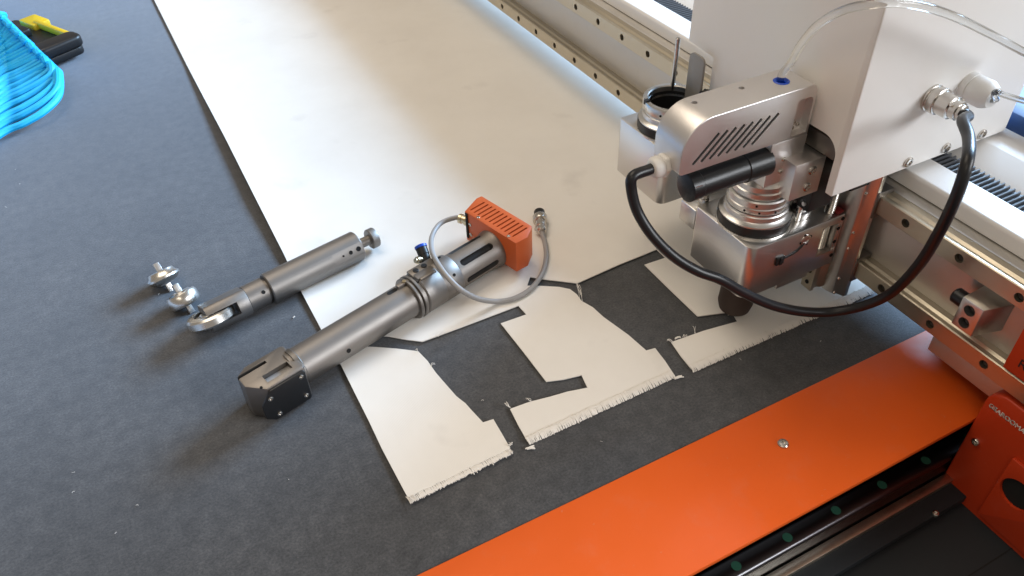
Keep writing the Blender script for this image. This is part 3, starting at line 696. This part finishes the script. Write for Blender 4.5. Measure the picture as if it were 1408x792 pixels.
b = new(); box(b, (.0010, -.0085, .0205), (.0225, -.0050, .0252), LM); obj('ridge', b, M_titan, co, bevel=.0005)
b = new(); box(b, (-.0035, -.0070, .0195), (.0030, .0015, .0240), LM); obj('latch', b, M_dark_steel, co, bevel=.0005)
for s, t, h in ((.0405, .0085, .0231), (.0380, -.0190, .0154)): hole(co, LX(s, t, h), TT * t + Vector((0, 0, h)), .0018)
b = new(); box(b, (-.0230, .0010, .0165), (-.0060, .0060, .0235), LM); lk = obj('lock_lever', b, M_titan, bar, bevel=.0007)
b = new(); cyl(b, LX(-.0130, .0035, .0236), (0, 0, 1), .0022, .0010, 16); obj('lever_pin', b, M_brass, lk)
b = new(); prism(b, rrect(-.036, .0008, -.0235, .0062, .0024), .0188, .0201, X=LM); obj('barrel_slot', b, M_hole, bar)
# air valve elbow
vd = (TT * .8 + Vector((0, 0, .62)) + AX * .25).normalized(); vo = LX(.0290, .0160, .0150)
X = axis_mat(vo, vd); b = new(); lathe(b, [(.0060, 0), (.0060, .012), (.0066, .0125), (.0066, .0205), (.0055, .0212)], X, 26); va = obj('air_valve', b, M_black, E)
b = new(); lathe(b, [(.0060, .0206), (.0072, .0210), (.0072, .0235), (.0062, .0242), (.0040, .0238), (.0040, .022), (.0001, .022)], X, 26); obj('release_ring', b, M_blue, va)
X = axis_mat(vo + vd * .008, (-AX * .95 + Vector((0, 0, .3)))); b = new(); lathe(b, [(.0030, 0), (.0030, .008), (.0042, .0082), (.0042, .012), (.0030, .0125), (.0030, .0145)], X, 18); obj('valve_screw', b, M_brass, va)
# slotted sleeve
b = new(); lathe(b, [(.0205, .0490), (.0215, .0495), (.0215, .1040), (.0232, .1090), (.0236, .1110), (.0236, .1165)], XA, 64)
c = new()
for k in range(6):
    a = radians(90 + 34 + k * 60)
    Xs = LM @ Matrix.Rotation(a - pi / 2, 4, 'X')
    prism(c, rrect(.0540, -.0040, .1020, .0040, .0039, 6), .0150, .03, X=Xs)
sl = obj('slotted_sleeve', b, M_titan, E, cut=c)
b = new(); lathe(b, [(.0172, .050), (.0172, .110)], XA, 40); obj('sleeve_core', b, M_cover, sl)
# orange box, vented top
bx = [(.1120, -.0405), (.1290, -.0420), (.1475, -.0310), (.1475, .0560), (.1400, .0570), (.1120, .0470)]
b = new(); prism(b, bx, -.0125, .0300, X=LM)
c = new()
for k in range(12):
    t = -.0290 + k * .0066
    box(c, (.1180, t - .0011, .0200), (.1410, t + .0011, .05), LM)
ob = obj('vent_box', b, M_orange_box, E, bevel=.0011, segs=2, cut=c)
for t in (.0260, -.0255): screw(ob, LX(.1150, t, .0300), (0, 0, 1), .0021, h=.0013)
for h in (.0150, .0000): screw(ob, LX(.1120, .0380, h), -AX, .0024, h=.0012)
b = new(); box(b, (.1108, .0415, -.0070), (.1119, .0452, .0290), LM); obj('panel_edge', b, M_hole, ob)
# connector and lead
X = axis_mat(LX(.1180, .0480, .0120), (TT - AX * .35)); b = new(); lathe(b, [(.0068, -.003), (.0068, .0035), (.0052, .0040), (.0052, .0085), (.0060, .0088), (.0060, .0125), (.0040, .0130)], X, 24); obj('lead_gland', b, M_brass, ob)
P = [LX(.1150, .0560, .0120), LX(.1120, .0640, .0120)] + [onZ(x, y, z) for x, y, z in ((606, 307, .034), (594, 325, .036), (594, 345, .045), (603, 364, .057), (618, 384, .052), (636, 400, .040), (658, 411, .020), (684, 414.5, .0065), (708, 410, .0055), (730, 397, .0055), (745, 377, .0055), (751, 355, .006), (749.5, 335, .007), (745.5, 322, .009), (744.5, 316, .010))]
b = new(); tube(b, spline(P, 8), .0030, 14); ld = obj('lead', b, M_grey_cable, E)
pa = onZ(744.5, 318, .010); pb_ = onZ(741, 287, .010)
X = axis_mat(pa, (pb_ - pa)); b = new()
lathe(b, [(.0045, -.002), (.0062, 0), (.0062, .007), (.0072, .0075), (.0072, .0100), (.0066, .0105), (.0066, .0200), (.0088, .0205), (.0092, .0215), (.0092, .0290), (.0085, .0300), (.0078, .0302)], X, 30); pg = obj('lead_plug', b, M_screw, ld)
b = new(); lathe(b, [(.0070, .0300), (.0070, .0400), (.0060, .0402), (.0060, .034), (.0001, .034)], X, 26); obj('plug_insert', b, M_black, pg)
for s in (.0030, .0045):
    b = new(); cyl(b, X @ Vector((.0060, 0, s)), X.to_3x3() @ Vector((1, .3, 0)), .0015, .0022, 10); obj('plug_screw', b, M_steel, pg)

# ================================================================== CREASING ROLLER TOOL
AX = Vector((cos(radians(12.5)), sin(radians(12.5)), 0)); TT = Vector((-AX.y, AX.x, 0)); P0 = Vector((.1118, .7485, .0187))
LM = Matrix(((AX.x, TT.x, 0, P0.x), (AX.y, TT.y, 0, P0.y), (0, 0, 1, P0.z), (0, 0, 0, 1)))
XA = axis_mat(P0, AX)
K = thing('creasing_tool', 'grey metal rod tool with a shiny wheel in its forked end and a round knob', 'roller tool', LX(0, 0, -.0187))
b = new(); lathe(b, [(.0172, -.0590), (.0185, -.0578), (.0185, .0590), (.0175, .0602)], XA, 56)
c = new(); Rb = LM @ Matrix.Rotation(radians(64), 4, 'X'); box(c, (.0200, -.0080, .0172), (.07, .0080, .03), Rb)
body = obj('tool_body', b, M_titan, K, cut=c)
nr = Rb.to_3x3() @ Vector((0, 0, 1))
for s, r in ((.0330, .0012), (.0430, .0024), (.0535, .0030)):
    hole(body, Rb @ Vector((s, 0, .0172)), nr, r)
Rb = LM @ Matrix.Rotation(radians(52), 4, 'X')
b = new(); lathe(b, [(.0060, .0600), (.0060, .0790)], XA, 28); lathe(b, [(.0118, .0770), (.0125, .0778), (.0125, .0850), (.0118, .0860)], XA, 36); obj('end_knob', b, M_titan, K)
b = new(); lathe(b, [(.0128, -.0585), (.0128, -.0618), (.0160, -.0624), (.0160, -.0850), (.0150, -.0858)], XA, 48); nk = obj('neck', b, M_titan, K)
hole(nk, LX(-.0680, -.0128, .0096), -TT * .8 + Vector((0, 0, .6)), .0022)
# fork: turned end with a wide slot across it, rolled towards the viewer
roll = radians(-25)
RF = LM @ Matrix.Rotation(roll, 4, 'X')                # local z = across the slot
sec = []
for k in range(40):
    a = 2 * pi * k / 40; y = .0186 * cos(a); z = .0186 * sin(a); z = max(-.0150, min(.0150, z)); sec.append((y, z))
b = new(); prism(b, sec, -.1330, -.0860, X=RF, plane='YZ')
c = new(); box(c, (-.1400, -.03, -.0070), (-.0990, .03, .0070), RF)
c2 = new(); box(c2, (-.1400, -.03, -.03), (-.1240, .03, -.0084), RF)
fork = obj('fork', b, M_titan, K, bevel=.0005, cut=[c])
def wheel_prof(R, h, rim): return [(.0040, -h), (R * .60, -h), (R * .66, -h * .75), (R * .94, -rim), (R, -rim * .35), (R, rim * .35), (R * .94, rim), (R * .66, h * .75), (R * .60, h), (.0040, h)]
WX = RF @ Matrix.Translation((-.1270, 0, 0))
b = new(); lathe(b, [(.0040, -.0064), (.0130, -.0064), (.0150, -.0062), (.0236, -.0058), (.0258, -.0036), (.0258, .0036), (.0236, .0058), (.0165, .0062), (.0155, .0036), (.0110, .0036), (.0100, .0060), (.0040, .0060)], WX, 72); wh = obj('crease_wheel', b, M_steel, K)
b = new(); lathe(b, [(.0042, -.0135), (.0042, .0135)], WX, 20); obj('wheel_axle', b, M_titan_d, wh)

# ================================================================== TWO SPARE WHEELS
def spare(c, tilt_dir, R, lab, sharp):
    n = Vector(tilt_dir).normalized()
    X = axis_mat(c, n)
    S = thing('spare_wheel', lab, 'wheel', (c[0], c[1], 0), 'spare roller wheels')
    b = new()
    if sharp: lathe(b, [(.0040, -.0085), (.0090, -.0085), (.0100, -.0070), (.0140, -.0058), (R, -.0012), (R, .0012), (.0160, .0040), (.0145, .0080), (.0100, .0088), (.0040, .0088)], X, 52)
    else: lathe(b, [(.0040, -.0085), (.0110, -.0085), (.0118, -.0076), (R - .002, -.0074), (R, -.0045), (R - .0004, .0045), (R - .0020, .0072), (.0125, .0078), (.0108, .0090), (.0040, .0090)], X, 52)
    obj('roller', b, M_steel, S)
    b = new(); box(b, (-.0032, -.0032, -.0185), (.0032, .0032, .0185), X); obj('axle', b, M_alu, S, bevel=.0004)
    return S
spare((-.0470, .8240, .0135), (-.17, .56, .81), .0192, 'spare wheel with thin sharp rim, the farther of two loose wheels', True)
spare((-.0335, .7730, .0140), (-.20, .54, .82), .0180, 'spare wheel with broad rounded rim, nearest the forked tool', False)

# ================================================================== BLUE TUBING COIL, BLACK TOOL WITH YELLOW BAR
d0 = Vector((.055, -.245, 0)).normalized(); side_v = Vector((-d0.y, d0.x, 0))
Bc = thing('blue_tube_coil', 'loose coil of bright blue plastic tubing on the felt', 'tube coil', (-.2, 1.35, 0))
bb = new(); path = []
N_ = 27
for k in range(N_):
    f_ = k / (N_ - 1); ax = -6 + 87 * f_ ** .85; ay = 16 + 84 * f_ ** .85; y0 = 44 + 92 * f_ + 50 * f_ ** 5
    zA = .070 - .040 * f_ + .003 * sin(k * 2.1); zL = .036 * (1 - f_) + .008 + .0015 * sin(k * 2.7); j = 1.6 * sin(k * 1.9)
    h = y0 - ay; w_ = max(ax, 0) + 6
    g_ = f_ ** 5; e1 = .34 - .16 * g_; e2 = .62 - .24 * g_; e3 = .84 - .20 * g_
    path += [onZ(-170, y0 + 110, zL), onZ(-70, y0 + 52 + j, zL), onZ(0, y0 + j, zL + .001), onZ(w_ * .38, y0 - h * e1 + j * .8, zL * .75 + zA * .25), onZ(w_ * .70, y0 - h * e2 + j * .4, zL * .5 + zA * .5), onZ(w_ * .93, y0 - h * e3, zL * .25 + zA * .75),
             onZ(ax + 1.5, ay + 2.5, zA), onZ(ax - 5, ay - 5, zA - .006), onZ(ax - 16, ay - 15, zA - .020), onZ(ax - 60, ay - 42, .010 + .02 * f_), onZ(-170, ay - 70, .010)]
tube(bb, spline(path, 6), .0055, 8); obj('tubing', bb, M_blue_tube, Bc)
Q = thing('black_tool_case', 'black plastic tool with yellow trim behind the blue tubing', 'tool case', (-.12, 1.72, 0))
qa = radians(-62); QX = Matrix.Translation((-.1400, 1.625, 0)) @ Matrix.Rotation(qa, 4, 'Z')
b = new(); prism(b, rrect(-.115, -.045, .105, .035, (.01, .018, .014, .01)), .006, .020, X=QX); qb = obj('case_body', b, M_black, Q, bevel=.003)
b = new(); prism(b, rrect(.070, -.047, .108, .037, .014), .0195, .040, X=QX); obj('case_end', b, M_black, qb, bevel=.006, segs=3)
b = new(); box(b, (-.11, -.046, .0195), (.075, -.036, .034), QX); obj('case_rim', b, M_black, qb, bevel=.003)
b = new(); prism(b, rrect(-.060, -.030, -.015, .010, .006), .0198, .033, X=QX); obj('case_hub', b, M_black, qb, bevel=.003)
b = new(); box(b, (-.045, .030, .0198), (.078, .040, .033), QX); obj('yellow_bar', b, M_yellow, Q, bevel=.003)
b = new(); prism(b, rrect(-.080, .022, -.030, .055, .004), .016, .030, X=QX); obj('yellow_tab', b, M_yellow, Q, bevel=.002)
b = new(); cyl(b, QX @ Vector((.088, -.030, 0)), (0, 0, 1), .006, .007, 14); obj('case_foot', b, M_black, Q)
